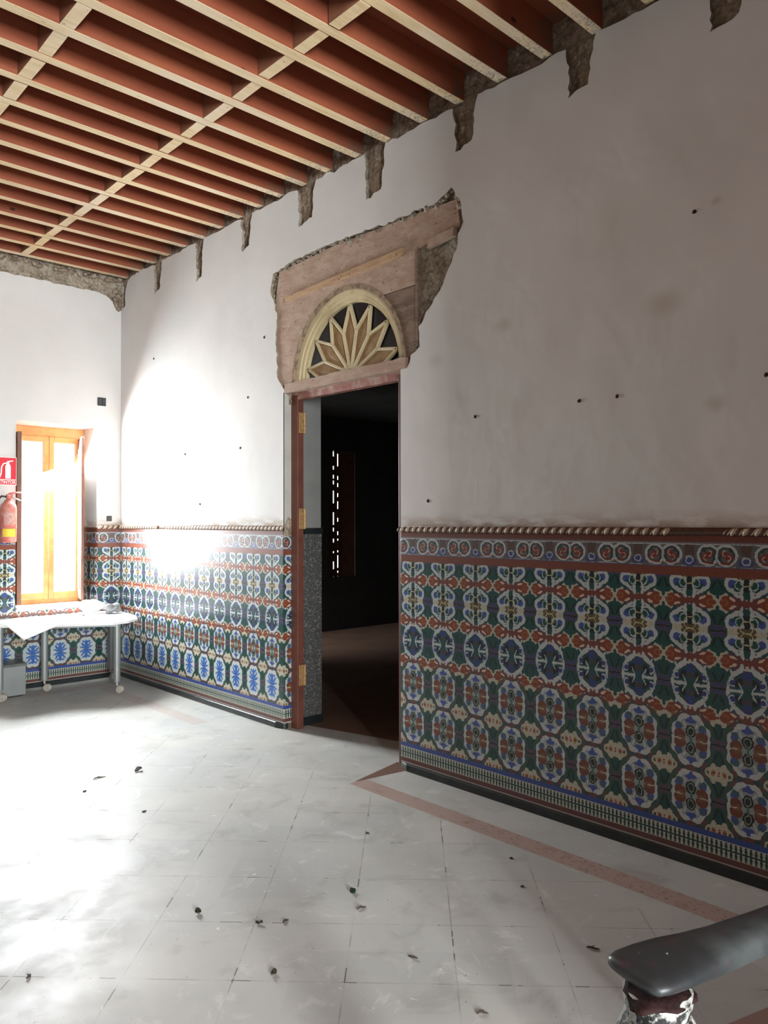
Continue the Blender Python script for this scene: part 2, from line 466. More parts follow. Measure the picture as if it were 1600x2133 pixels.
CREAM = simple('cream_gloss_paint', (.56, .47, .29), .4, .45, .1, 9, c2=(.46, .37, .22), bump=.06)
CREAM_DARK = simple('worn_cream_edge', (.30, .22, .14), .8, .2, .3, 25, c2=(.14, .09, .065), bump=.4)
TAN = simple('tan_panel', (.30, .185, .085), .55, .35, .12, 14, c2=(.23, .135, .06))
GLASSDARK = simple('dusty_dark_glass', (.012, .012, .018), .25, .5, .2, 20)
SHADEPL = simple('shade_toned_reveal_plaster', (.20, .20, .19), .85, .2, .06, 5)  # shade inside the doorway put into the plaster as a darker grey
BLACKT = simple('black_glazed_skirting', (.012, .015, .015), .28, .5, .2, 8, c2=(.02, .026, .026), bump=.05)
ROPE_C = simple('cream_rope_glaze', (.46, .38, .28), .35, .5, .12, 60, c2=(.34, .24, .16))
ROPE_D = simple('brown_rope_glaze', (.10, .045, .03), .35, .5, .2, 60)
ORANGEWOOD = simple('varnished_orange_wood', (.52, .25, .09), .45, .4, .1, 7, c2=(.42, .18, .06))
SHUTTERW = simple('brown_shutter_wood', (.16, .065, .035), .5, .35, .15, 7)
METALG = simple('satin_grey_metal', (.30, .32, .31), .35, .5, .05, 4, metal=.5)
WHITELAM = simple('white_laminate', (.78, .78, .77), .35, .4, .03, 4)
PAPER = simple('white_paper', (.80, .80, .78), .8, .2, .03, 5)
RUBBER = simple('black_rubber', (.02, .02, .02), .6, .3, .1, 20)
CASTOR = simple('grey_castor_plastic', (.36, .33, .28), .45, .4, .1, 20)
EXRED = simple('faded_red_enamel', (.50, .13, .10), .5, .4, .2, 22, c2=(.55, .24, .19))
SIGNRED = simple('sign_red', (.62, .03, .05), .4, .4, .05, 9)
SIGNWHITE = simple('sign_white', (.80, .80, .74), .5, .3, .03, 9)
YELLOW = simple('yellow_label', (.80, .62, .06), .5, .3, .1, 15)
BOXBLACK = simple('black_box_plastic', (.015, .014, .016), .4, .4, .2, 30)
HOLE = simple('dark_wall_hole', (.05, .032, .02), .9, .1, .3, 90)
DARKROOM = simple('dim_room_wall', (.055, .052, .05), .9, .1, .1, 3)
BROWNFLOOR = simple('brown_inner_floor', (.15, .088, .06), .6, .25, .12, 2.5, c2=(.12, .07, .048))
BACKWALL = simple('stairwell_wall', (.04, .036, .032), .85, .2, .1, 2)
LEAF = simple('dry_leaf', (.05, .045, .028), .8, .2, .2, 60)
GREENLEAF = simple('green_leaf', (.010, .028, .016), .6, .3, .2, 60)
TWIG = simple('dark_twig', (.06, .045, .03), .85, .2, .2, 60)
PINK = None
def rail_mat():
    M = Mat('black_gloss_rail_paint', .35, .4); M.base((.020, .022, .023))
    M.paint((.045, .05, .05), M.ramp(M.noise(7, 4), .45, .7))
    M.paint((.045, .02, .025), M.ramp(M.noise(16, 4), .55, .75))
    M.paint((.34, .33, .31), (M.noise(60, 3, .6, vec=M.scaled((.5, 1, 1))) > .72)*.8)
    M.roughx(M.ramp(M.noise(12, 4), .2, .9)*.35+.26)
    M.bump(M.noise(40, 4), .12, .003)
    return M.done()
RAIL = rail_mat()
def newel_mat():
    M = Mat('chipped_newel_paint', .6, .35); M.base((.012, .013, .014))
    M.paint((.06, .02, .014), M.ramp(M.noise(14, 3), .5, .62))
    M.paint((.30, .31, .28), M.ramp(M.noise(9, 5, .7), .45, .50))
    M.paint((.42, .42, .38), M.ramp(M.noise(50, 4, .7), .55, .65)*M.ramp(M.noise(9, 5, .7), .47, .53))
    M.bump(M.noise(35, 6, .7), .7, .008)
    return M.done()
NEWEL = newel_mat()
def floor_mat():
    M = Mat('grey_marble_floor', .3, .3)
    x, y, z = M.sep(); s2 = 1/math.sqrt(2)
    s = ((x-y)*s2+.247)/.42; t = ((x+y)*s2-2.90)/.42
    wv = M.noise(2.2, 2); ww = (wv-.5)*.012
    fs = ((s+ww+50.5).op('FRACT')-.5).abs(); ft = ((t+ww+50.5).op('FRACT')-.5).abs()
    cell = M.vec((s+.5).op('FLOOR'), (t+.5).op('FLOOR'))
    wn = M.n('ShaderNodeTexWhiteNoise', noise_dimensions='2D'); M.nt.links.new(cell, wn.inputs['Vector'])
    rnd = X(M.nt, wn.outputs['Value'])
    M.base((.40, .40, .38))
    M.paint((.36, .365, .35), rnd)
    M.paint((.45, .43, .385), M.ramp(M.noise(1.1, 5), .4, .68)*.6)
    M.paint((.27, .265, .24), M.ramp(M.noise(3.4, 6, .65, dist=.6), .5, .72)*.6)
    M.paint((.50, .495, .475), M.ramp(M.noise(5.2, 5, .7, dist=.8), .57, .68)*.6)
    # joints, only here and there dark
    j = ((fs < .007)+(ft < .007)).op('MINIMUM', 1.0)
    # grid lines are at integer s,t : distance from .5 offset cell edges
    js = (((s+50.0).op('FRACT')-.5).abs() > .4935); jt = (((t+50.0).op('FRACT')-.5).abs() > .4935)
    jj = js.op('MAXIMUM', jt)
    inner = (x < 3.30)
    M.paint((.20, .18, .15), jj*inner*(M.ramp(M.noise(4.5, 3), .45, .6)*.50+.14))
    M.paint((.05, .042, .035), jj*inner*(M.noise(6, 3) > .60)*.8)
    # dirt specks and scrapes
    M.paint((.10, .08, .06), (M.noise(48, 3, .6) > .715)*.8)
    M.paint((.12, .10, .08), (M.noise(22, 4, .7, vec=M.scaled((1, 2.2, 1))) > .715)*M.ramp(M.noise(1.6, 2), .4, .6)*.7)
    M.paint((.68, .67, .64), (M.noise(16, 4, .6, dist=1.2, vec=M.scaled((2.0, .8, 1))) > .70)*.6)
    # pink marble border strip parallel to the door wall and the far wall
    strip = ((x > 3.315)*(x < 3.455)*(y < 3.88)).op('MAXIMUM', (x > 3.315)*(x < 3.455)*(y > 5.9)*(y < 8.0))
    strip = strip.op('MAXIMUM', (y > 7.94)*(y < 8.08)*(x < 3.455))
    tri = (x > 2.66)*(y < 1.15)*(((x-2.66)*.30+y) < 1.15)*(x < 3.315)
    M.paint((.34, .25, .215), strip*((y > 5.0)*-.55+1.0))
    M.paint((.25, .15, .12), strip*M.ramp(M.noise(9, 5, .7), .5, .7)*.6*(y < 5.0))
    M.paint((.13, .09, .07), strip*(M.noise(30, 3, .7, vec=M.scaled((2, 1, 1))) > .60)*M.ramp(y, 3.4, 2.6)*.8)
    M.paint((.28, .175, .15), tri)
    M.roughx(M.ramp(M.noise(3, 5), .2, .9)*.30+.38)
    M.bump(M.noise(6, 5), .06, .004); M.bump(jj, .12, .002)
    return M.done()
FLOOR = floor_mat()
TILE_R = tile_material('glazed_dado_tile', 'y', 3.7553, blue_from=5.2)
TILE_F = tile_material('glazed_dado_tile_far', 'x', 3.125, blue_from=-9)
def small_tile():
    M = Mat('small_pattern_tile', .3, .4); M.base((.10, .10, .09))
    M.paint((.05, .05, .055), (M.noise(70, 3) > .5)); M.paint((.17, .16, .145), (M.noise(55, 2) > .6))
    return M.done()
SMALLTILE = small_tile()

# ------------------------------------------------------------------ the room
WX = 3.786          # face of the dado on the door wall
FY = 8.410          # face of the far wall
DY0, DY1 = 3.882, 5.27
S = dict(kind='structure')

floor = MB().prism([(-3.6, -5.7), (3.84, -5.7), (3.84, 3.89), (4.335, 3.89), (4.235, 4.346), (3.99, 5.30), (3.84, 5.30), (3.84, 9.0), (-3.6, 9.0)], -.12, 0.0).build('floor', FLOOR, kind='structure')
# brown triangle in the floor at the foot of the right jamb
MB().prism([(3.372, 3.885), (3.86, 3.99), (3.86, 3.80)], -.02, .0015).build('corner_triangle', BROWNFLOOR, floor)
MB().prism([(3.84, 5.30), (3.99, 5.30), (4.235, 4.346), (4.335, 3.89), (3.9, 3.89), (3.9, 1.5), (9.5, 1.5), (9.5, 9.6), (3.9, 9.6), (3.9, 5.30)], -.12, -.001).build('inner_floor', BROWNFLOOR, floor)  # brown meets the marble along a cast shadow's edge, drawn here as colour

# door wall: plaster skin with its broken upper edge and the hole over the door
def notch(y1, y0, zb):   # y1 > y0, going towards smaller y
    return jag([(y1, 4.44), (y1-.01, 4.36), (y1-.02, 4.24), (y1-.015, zb)], .012, .03, int(y1*10)) + \
           jag([(y1-.03, zb+.0), (y0+.035, zb+.03), (y0+.02, 4.26), (y0+.0, 4.40), (y0-.02, 4.45)], .012, .03, int(y1*13))
notches = [(7.62, 7.45, 4.13), (6.745, 6.60, 4.06), (5.93, 5.77, 4.145), (5.09, 4.86, 4.13), (4.26, 4.05, 4.10), (3.38, 3.19, 4.145), (2.515, 2.335, 4.15), (1.69, 1.50, 4.15), (.84, .66, 4.16), (-.02, -.2, 4.16)]
patch = [(DY1-.02, 2.79), (5.36, 2.92), (5.39, 3.2), (5.377, 3.49), (5.48, 3.70), (5.434, 3.832), (5.2, 3.87), (4.582, 3.89), (4.0, 3.865), (3.566, 3.86), (3.45, 3.90), (3.40, 3.925), (3.318, 3.786), (3.298, 3.67), (3.34, 3.60), (3.352, 3.497), (3.50, 3.27), (3.705, 3.059), (3.696, 2.925), (3.78, 2.875), (3.823, 2.79), (DY0, 2.79)]
out = [(-5.6, 0), (DY0, 0)]
out += list(reversed(jag(patch, .010, .035, 3)))
out += [(DY1, 2.79), (DY1, 0), (FY+.02, 0), (FY+.02, 4.14)]
top = jag([(8.40, 4.14), (8.31, 4.15), (8.30, 4.33), (8.24, 4.42), (8.1, 4.45), (7.70, 4.45)], .010, .04, 21)
for y1, y0, zb in notches:
    top += notch(y1, y0, zb)
    top += jag([(y0-.04, 4.445), (y0-.3, 4.44), (y0-.62, 4.45)], .010, .05, int(y0*7+50))
top = [(y, min(z, 4.49)) for y, z in top]
out += top + [(-5.6, 4.45)]
wb = MB().prism(out, WX+.009, WX+.034, 'x')
wb.m = [1 if len(f_) == 4 else 0 for f_ in wb.f]
wall_right = wb.build('wall_right', [PLASTER, MASON_GREY], kind='structure')
# masonry behind the plaster
def rough_face(y0, y1, z0, z1, x, amp, step, seed, skip=None):
    ny = int((y1-y0)/step); nz = int((z1-z0)/step); vs = []; fs = []
    for j in range(nz+1):
        for i in range(ny+1):
            y = y0+(y1-y0)*i/ny; z = z0+(z1-z0)*j/nz
            q = Vector((y*7, z*7, seed)); d = amp*(noise.noise(q)+.6*noise.noise(q*3.1)+.35*noise.noise(q*7.7))
            vs.append((x+d, y, z))
    for j in range(nz):
        for i in range(ny):
            yc = y0+(y1-y0)*(i+.5)/ny; zc = z0+(z1-z0)*(j+.5)/nz
            if skip and skip(yc, zc): continue
            a = j*(ny+1)+i; fs.append((a, a+ny+1, a+ny+2, a+1))
    return vs, fs
core = MB()
core.box((WX+.075, -5.6, 0), (4.16, DY0, 4.75)); core.box((WX+.075, DY1, 0), (4.16, 8.9, 4.75)); core.box((WX+.075, DY0, 3.54), (4.16, DY1, 4.75))
core.build('masonry_core', MASON, wall_right)
f = MB(); v_, f_ = rough_face(-2.2, 8.42, 3.95, 4.75, WX+.050, .016, .035, 2); f.add(v_, f_)
f.build('exposed_masonry', MASON, wall_right, smooth=True, recalc=False, label='brown exposed rubble masonry under the joists')
AC, AZ, AR = 4.512, 2.855, .665        # arch centre, springing and radius in the wall face
inarch = lambda y, z: z > 2.79 and ((y-AC)**2+(max(z-AZ, 0))**2) < AR**2
f = MB(); v_, f_ = rough_face(3.20, 5.56, 2.70, 3.98, WX+.052, .014, .03, 9, lambda y, z: (3.80 < y < 5.24 and z < 3.56)); f.add(v_, f_)
f.build('rubble_infill', MASON_GREY, wall_right, smooth=True, recalc=False, label='grey rubble masonry bared above the door')
# rubble lumps along the broken edge
f = MB(); rr = random.Random(4)
edge = jag(patch[5:13], .01, .030, 8)
for i, (y, z) in enumerate(edge):
    r = rr.uniform(.012, .030); f.blob((WX+.028+rr.uniform(-.005, .015), y+rr.uniform(-.01, .01), z-rr.uniform(.0, .035)), r, i, .7, 1, 0, (.7, 1.1, rr.uniform(.6, 1.2)))
for i, (y, z) in enumerate(jag(patch[:6], .01, .05, 8)+jag(patch[12:18], .01, .05, 5)):
    r = rr.uniform(.008, .018); f.blob((WX+.035, y+rr.uniform(-.008, .008), z), r, i+90, .7, 1, 0, (.7, .8, 1.5))
f.build('rubble_edge', MASON_GREY, wall_right, smooth=True, kind='stuff')
# boards of the lintel, with an arched cut-out
def arc(c, z0, r, a0, a1, n): return [(c+r*math.cos(math.radians(a0+(a1-a0)*i/n)), z0+r*math.sin(math.radians(a0+(a1-a0)*i/n))) for i in range(n+1)]
bd = [(5.395, 2.865), (5.40, 3.30), (5.41, 3.62), (5.36, 3.83), (4.6, 3.865), (3.55, 3.845), (3.36, 3.84), (3.34, 3.64), (3.742, 3.615), (3.742, 3.36), (3.98, 3.36)]
a_end = math.degrees(math.asin((3.36-AZ)/AR))
bd = [(5.395, 2.865), (5.40, 3.30), (5.41, 3.62), (5.36, 3.83), (4.6, 3.865), (3.55, 3.845), (3.36, 3.84), (3.34, 3.66), (3.742, 3.60), (3.742, 3.365)] + arc(AC, AZ, AR, 180-a_end, 0.8, 26)
MB().prism(bd, WX+.022, WX+.06, 'x').build('lintel_board', BOARD, wall_right, label='pinkish mortar-stained board round the arch')
bd2 = [(3.738, 3.357), (3.738, 2.865)] + arc(AC, AZ, AR, 179.2, 180-a_end+.6, 12)
MB().prism(bd2, WX+.026, WX+.06, 'x').build('side_board', BOARD_DARK, wall_right, label='darker bare board right of the arch')
MB().prism([(3.712, 2.93), (3.736, 2.93), (3.738, 3.60), (3.716, 3.60)], WX+.010, WX+.05, 'x').build('batten', BOARD_DARK, wall_right, bevel=.002)
MB().prism([(5.25, 3.552), (3.862, 3.588), (3.858, 3.642), (5.255, 3.592)], WX-.002, WX+.03, 'x').build('lath', LATH, wall_right, bevel=.003, label='long pale wooden lath')
MB().prism([(3.62, 3.575), (3.38, 3.60), (3.37, 3.655), (3.60, 3.635)], WX+.000, WX+.04, 'x').build('lath', BOARD, wall_right, bevel=.003)
MB().prism(jag([(5.262, 2.79), (5.262, 2.868), (4.6, 2.872), (3.83, 2.868), (3.83, 2.79)], .004, .06, 5)+[(4.5, 2.79)], WX+.004, WX+.09, 'x').build('transom_board', BOARD, wall_right, label='mortar-smeared board between door and arch')
# screw holes and dents in the plaster
for y, z in ((3.202, 2.387), (2.435, 2.40), (2.198, 2.398), (3.618, 1.86), (1.42, 2.406), (7.609, 3.446), (5.816, 2.821), (5.94, 2.383), (5.562, 3.313), (6.94, 2.392), (6.649, 1.892), (1.761, 3.278)):
    MB().blob((WX+.008, y, z), .011, y*7, .6, 2, 0, (.35, 1, 1)).build('screw_hole', HOLE, wall_right, smooth=True)

# inner faces of the doorway
MB().box((WX+.14, DY1-.022, 1.665), (4.165, DY1+.01, 2.82)).build('reveal_plaster', SHADEPL, wall_right)
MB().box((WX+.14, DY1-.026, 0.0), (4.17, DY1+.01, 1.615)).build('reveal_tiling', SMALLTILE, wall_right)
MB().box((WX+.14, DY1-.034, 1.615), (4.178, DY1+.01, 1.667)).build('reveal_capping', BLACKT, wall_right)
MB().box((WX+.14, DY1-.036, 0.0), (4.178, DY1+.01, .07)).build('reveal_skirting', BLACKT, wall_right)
MB().box((WX+.009, DY1-.004, 1.60), (WX+.080, DY1+.012, 2.80)).build('outer_reveal', simple('pale_reveal_plaster', (.40, .39, .35), .85, .2, .06, 5), wall_right)
MB().prism([(WX+.0, 1.60), (WX+.075, 1.60), (WX+.075, 1.74), (WX+.04, 1.76), (WX+.012, 1.70)], DY1-.008, DY1, 'y').build('mortar_patch', MASON_GREY, wall_right) 

# the dark room beyond the door
inner = MB()
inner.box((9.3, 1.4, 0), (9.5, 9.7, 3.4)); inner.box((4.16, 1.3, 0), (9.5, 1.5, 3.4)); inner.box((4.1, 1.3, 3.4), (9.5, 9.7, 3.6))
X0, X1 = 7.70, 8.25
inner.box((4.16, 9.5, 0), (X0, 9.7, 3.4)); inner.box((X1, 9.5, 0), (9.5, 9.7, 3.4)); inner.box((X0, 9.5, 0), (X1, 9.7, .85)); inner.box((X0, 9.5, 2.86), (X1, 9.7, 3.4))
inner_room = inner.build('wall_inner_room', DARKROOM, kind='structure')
sh = MB(); sh.box((X0, 9.52, .85), (7.80, 9.53, 2.86)); sh.box((7.824, 9.52, .85), (7.888, 9.53, 2.86)); sh.box((7.912, 9.52, .85), (X1, 9.53, 2.86))
rr = random.Random(5)
for xa in (7.795, 7.88):
    z = .86
    while z < 2.86:
        h = rr.uniform(.03, .16); sh.box((xa, 9.515, z), (xa+.045, 9.522, z+h)); z += h+rr.choice((.03, .06, .12, .20))
sh.build('louvred_shutter', SHUTTERW, inner_room, label='dark shutter with bright slits of daylight')

# dado of the door wall, each run with its rope moulding
def dado(name, u0, u1, mk, mat, flat=False):
    b = MB(); mk(b, u0, u1); return b.build(name, mat, kind='structure')
trim_1 = MB().box((WX, -5.6, .045), (WX+.02, DY0-.004, 1.648)).build('trim_1', TILE_R, kind='structure', bevel=.004)
trim_2 = MB().box((WX, DY1+.004, .045), (WX+.02, FY+.01, 1.648)).build('trim_2', TILE_R, kind='structure', bevel=.004)
trim_3 = MB().box((WX+.003, DY1-.006, .045), (WX+.078, DY1+.006, 1.60)).build('trim_3', tile_material('glazed_jamb_tile', 'x', WX+.115), kind='structure')
def rope(axis, u0, u1, face, parent, gaps=()):
    m_ = MB(); u = u0; pitch = .057; i = 0
    while u < u1-.02:
        if not any(a < u < b for a, b in gaps):
            for q, (off, r, mi) in enumerate(((0, .0125, 0), (.020, .007, 0), (.036, .010, 1))):
                c = u+off; s_ = .017
                pts = []
                for k in range(6):
                    t = k/5*2-1; h = 1.666+t*.017; d = .008*math.sqrt(max(0, 1-t*t*.8))
                    uu = c-t*s_ if axis == 'y' else c+t*s_
                    pts.append((face-d, uu, h) if axis == 'y' else (uu, face-d, h))
                m_.tube(pts, [r*.45, r*.85, r, r, r*.85, r*.45], 6, mi)
        u += pitch; i += 1
    if axis == 'y': m_.box((face, u0, 1.648), (face+.02, u1, 1.686), 1)
    else: m_.box((u0, face, 1.648), (u1, face+.02, 1.686), 1)
    m_.build('rope_moulding', [ROPE_C, ROPE_D], parent, smooth=True, label='twisted cream and brown rope moulding')
rope('y', .2, DY0-.01, WX-.002, trim_1, ((1.62, 1.86), (1.30, 1.36)))
rope('y', DY1+.01, 8.38, WX-.002, trim_2, ((7.3, 7.5),))
bb = MB()
bb.prism([(3.786-.024, -5.6), (3.786-.024, 3.80), (3.79, 3.872), (3.83, DY0+.006), (3.83, -5.6)], .0, .050, 'z')
bb.prism([(3.762, FY), (3.762, 5.36), (3.80, 5.262), (3.83, 5.262), (3.83, FY)], .0, .050, 'z')
bb.build('baseboard_right', BLACKT, kind='structure', bevel=.008, seg=3)

# ------------------------------------------------------------------ door frame and fanlight
door = empty('door_1', (WX+.075, AC+.06, 0), kind='structure')
def par(o, p_):
    o.parent = p_; o.matrix_parent_inverse = Matrix.Translation(-p_.location); return o
lp = par(MB().box((3.862, 5.177, 0), (3.925, 5.268, 2.81)).build('door_post', BROWNPAINT, bevel=.004), door)
par(MB().box((3.862, 3.884, 0), (3.925, 3.975, 2.81)).build('door_post', BROWNPAINT, bevel=.004), door)
hd = MB().box((3.862, 3.975, 2.735), (3.925, 5.177, 2.81)).box((3.855, 3.90, 2.775), (3.87, 5.25, 2.80)); par(hd.build('door_header', REDPAINT, bevel=.004), door)
for z0, z1 in ((2.46, 2.63), (1.66, 1.83), (.36, .53)):
    h = par(MB().box((3.875, 5.171, z0), (3.932, 5.179, z1)).lathe([(.008, z0), (.008, z1)], (3.934, 5.172, 0), 10).build('hinge', BRASS, bevel=.001), door)

win1 = empty('window_1', (3.87, AC, AZ), kind='structure')
def ring(r0, r1, x0, x1, mat, name, sy=1.0, n=40):
    po = arc(AC, AZ, r1, 0, 180, n); pi_ = list(reversed(arc(AC, AZ, r0, 0, 180, n)))
    return MB().prism(po+pi_, x0, x1, 'x').build(name, mat)
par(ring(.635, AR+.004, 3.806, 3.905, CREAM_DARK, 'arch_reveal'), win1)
par(ring(.595, .636, 3.826, 3.905, CREAM, 'outer_arch'), win1)
par(ring(.570, .596, 3.842, 3.905, CREAM, 'middle_arch'), win1)
par(ring(.545, .571, 3.862, 3.905, CREAM, 'inner_arch'), win1)
par(MB().prism(arc(AC, AZ, .56, 0, 180, 30), 3.893, 3.902, 'x').build('pane', GLASSDARK), win1)
par(MB().prism(arc(AC, AZ-.005, .10, 0, 180, 16), 3.862, 3.89, 'x').build('hub', CREAM), win1)
NP = 7
def pol(a, r): return Vector((AC+r*math.cos(math.radians(a)), AZ+r*math.sin(math.radians(a))*1.0))
for k in range(NP):
    a = 12+26*k; q = [pol(a, .04), pol(a-13, .335), pol(a, .535), pol(a+13, .335)]
    mid = pol(a, .30)
    m_ = MB()
    # leaf-shaped panel, folded along its middle
    vs = [(3.876, q[0].x, q[0].y), (3.876, q[1].x, q[1].y), (3.876, q[2].x, q[2].y), (3.876, q[3].x, q[3].y), (3.868, mid.x, mid.y)]
    m_.add(vs, [(0, 1, 4), (1, 2, 4), (2, 3, 4), (3, 0, 4)])
    vs2 = [(3.886, v[1], v[2]) for v in vs[:4]]; m_.add(vs[:4]+vs2, [(0, 1, 5, 4), (1, 2, 6, 5), (2, 3, 7, 6), (3, 0, 4, 7), (4, 5, 6, 7)])
    pp = par(m_.build('petal_panel', TAN), win1)
    for i0, i1 in ((0, 1), (1, 2), (2, 3), (3, 0)):
        if i0 == 3 and k < NP-1: continue          # the inner bar is shared with the next petal
        pa, pb = q[i0], q[i1]; d = (pb-pa).normalized(); nn = Vector((-d.y, d.x))*.011
        par(MB().prism([tuple(pa-nn), tuple(pb-nn), tuple(pb+nn), tuple(pa+nn)], 3.857, 3.884, 'x').build('glazing_bar', CREAM, bevel=.003), win1)
par(MB().box((3.84, AC-.60, AZ-.02), (3.905, AC+.60, AZ+.012)).build('sill_bar', CREAM), win1)

# ------------------------------------------------------------------ far wall and its casement
WX0, WX1, WZ0, WZ1 = 2.672, 3.540, .82, 2.775
wf = jag([(3.83, 4.13), (3.74, 4.13), (3.70, 4.19), (3.62, 4.25), (3.5, 4.275), (2.5, 4.28), (1.0, 4.29), (-3.6, 4.28)], .008, .05, 31)
wall_far = MB().prism([(-3.6, 0), (3.83, 0)]+wf, FY, FY+.04, 'y', holes=[[(WX0, WZ0), (WX0, WZ1), (WX1, WZ1), (WX1, WZ0)]]).build('wall_far', PLASTER, kind='structure')
c = MB(); Y0, Y1 = FY+.04, 9.0
c.box((-3.6, Y0, 0), (WX0, Y1, 4.75)); c.box((WX1, Y0, 0), (3.9, Y1, 4.75)); c.box((WX0, Y0, 0), (WX1, Y1, WZ0)); c.box((WX0, Y0, WZ1), (WX1, Y1, 4.75))
c.build('window_reveal', PLASTER, wall_far)
f = MB(); v_, f_ = rough_face(-3.6, 3.85, 4.02, 4.75, 0, .022, .04, 5)
f.add([(y, FY+.005+.018-x, z) for x, y, z in v_], f_)
f.build('exposed_masonry', MASON_GREY, wall_far, smooth=True, recalc=False, label='grey exposed masonry strip below the ceiling')
f = MB(); rr = random.Random(14)
for i in range(70):
    x = rr.uniform(1.8, 3.8); f.blob((x, FY-.005, 4.44+rr.uniform(-.02, .03)), rr.uniform(.012, .035), i, .6, 1, 0, (1.4, .8, .8))
for i in range(16):
    f.blob((3.77+rr.uniform(-.05, .02), FY-.005, 4.10+rr.uniform(0, .25)), rr.uniform(.02, .04), i+200, .6, 1, 0, (1, .8, 1))
f.build('rubble_edge', MASON, wall_far, smooth=True, kind='stuff')
# dado on the far wall: left of, under and right of the window
trim_4 = MB().box((-3.6, FY-.012, .045), (WX0-.004, FY+.005, 1.648)).box((WX0-.004, FY-.012, .045), (WX1+.0, FY+.005, WZ0-.01)).box((WX1, FY-.012, .045), (WX+.0, FY+.005, 1.648)).build('trim_4', TILE_F, kind='structure')
rope('x', 2.0, WX0-.005, FY-.014, trim_4); rope('x', WX1+.005, WX-.01, FY-.014, trim_4)
MB().box((WX1-.006, FY-.008, WZ0), (WX1+.002, 8.82, 1.66)).build('trim_5', TILE_R, kind='structure')
MB().prism([(-3.6, FY+.01), (-3.6, FY-.034), (3.762, FY-.034), (3.80, FY+.01)], .0, .050, 'z').build('baseboard_far', BLACKT, kind='structure', bevel=.008)
MB().box((WX0, FY-.02, WZ0-.02), (WX1, 8.8, WZ0+.005)).build('window_sill', PLASTER, wall_far)

win2 = empty('window_2', (3.14, 8.85, WZ0), kind='structure')
fr = MB(); fy0, fy1 = 8.80, 8.87
fr.box((2.672, fy0, WZ0), (2.79, fy1, WZ1)); fr.box((3.49, fy0, WZ0), (3.54, fy1, WZ1)); fr.box((2.79, fy0, 2.67), (3.49, fy1, WZ1)); fr.box((2.79, fy0, WZ0), (3.49, fy1, WZ0+.05))
par(fr.build('window_frame', ORANGEWOOD, bevel=.003), win2)
for x0, x1 in ((2.792, 3.138), (3.142, 3.488)):
    cs = MB(); yy0, yy1 = 8.785, 8.83; t = .055
    cs.box((x0, yy0, WZ0+.05), (x0+t, yy1, 2.668)); cs.box((x1-t, yy0, WZ0+.05), (x1, yy1, 2.668))
    cs.box((x0+t, yy0, 2.668-.06), (x1-t, yy1, 2.668)); cs.box((x0+t, yy0, WZ0+.05), (x1-t, yy1, WZ0+.13))
    co = par(cs.build('casement', ORANGEWOOD, bevel=.004), win2)
    g = Mat('clear_glass', .03, .5); g.base((.9, .95, .95)); gm = g.done()
    tr = gm.node_tree.nodes.new('ShaderNodeBsdfTransparent'); mx = gm.node_tree.nodes.new('ShaderNodeMixShader'); mx.inputs[0].default_value = .10
    gm.node_tree.links.new(tr.outputs[0], mx.inputs[1]); gm.node_tree.links.new(gm.node_tree.nodes['Principled BSDF'].outputs[0], mx.inputs[2])
    gm.node_tree.links.new(mx.outputs[0], gm.node_tree.nodes['Material Output'].inputs[0])
    MB().box((x0+t, 8.805, WZ0+.13), (x1-t, 8.809, 2.608)).build('pane', gm, co)
par(MB().tube([(3.125, 8.78, 1.40), (3.125, 8.765, 1.42), (3.125, 8.765, 1.50)], .007, 8).build('latch', BRASS), win2)
def shutter(hx, hy, ex, ey, th):
    d = Vector((ex-hx, ey-hy, 0)); L = d.length; a = math.atan2(d.y, d.x)
    M_ = Matrix.Translation((hx, hy, 0)) @ Matrix.Rotation(a, 4, 'Z')
    s_ = MB().box((0, -th/2, .87), (L, th/2, 2.66), 0, M_)
    for z0, z1 in ((.98, 1.65), (1.78, 2.54)):
        s_.box((.06, -th/2-.006, z0), (L-.06, th/2+.006, z1), 0, M_)
    return par(s_.build('shutter', SHUTTERW, bevel=.004), win2)
shutter(2.775, 8.79, 2.700, 8.385, .045)
shutter(3.475, 8.79, 3.385, 8.46, .030)

# hidden parts of the shell: the walls around and behind the camera
MB().box((-3.8, -5.7, 0), (-3.6, 9.0, 4.75)).build('wall_left', BACKWALL, kind='structure')
bk = MB(); bx0, bx1, bz0, bz1 = -1.85, -.05, .85, 3.75
bk.box((-3.8, -5.75, 0), (bx0, -5.5, 4.75)); bk.box((bx1, -5.75, 0), (4.0, -5.5, 4.75)); bk.box((bx0, -5.75, 0), (bx1, -5.5, bz0)); bk.box((bx0, -5.75, bz1), (bx1, -5.5, 4.75))
bk.build('wall_back', BACKWALL, kind='structure')
MB().box((1.17, -1.35, 0), (3.77, -1.05, 4.45)).build('wall_stair', BACKWALL, kind='structure')

# ------------------------------------------------------------------ ceiling: deck, joists and blocking
JZ, JH, JW = 4.462, .195, .072
ceiling = MB().box((-3.8, -5.75, JZ+JH), (4.2, 9.0, JZ+JH+.06)).build('ceiling', RED, kind='structure')
jy = [8.295, 7.942, 7.618, 7.290, 6.949, 6.600, 6.277, 5.950, 5.63, 5.330, 5.011, 4.690, 4.340, 4.017, 3.655, 3.334, 2.985, 2.650, 2.320, 1.99, 1.66, 1.33, 1.00, .67, .34, .0]
ORD = ['first', 'second', 'third', 'fourth', 'fifth', 'sixth', 'seventh', 'eighth', 'ninth', 'tenth', 'eleventh', 'twelfth', 'thirteenth', 'fourteenth', 'fifteenth', 'sixteenth', 'seventeenth', 'eighteenth', 'nineteenth', 'twentieth', 'twenty-first', 'twenty-second', 'twenty-third', 'twenty-fourth', 'twenty-fifth', 'twenty-sixth']
rj = random.Random(12)
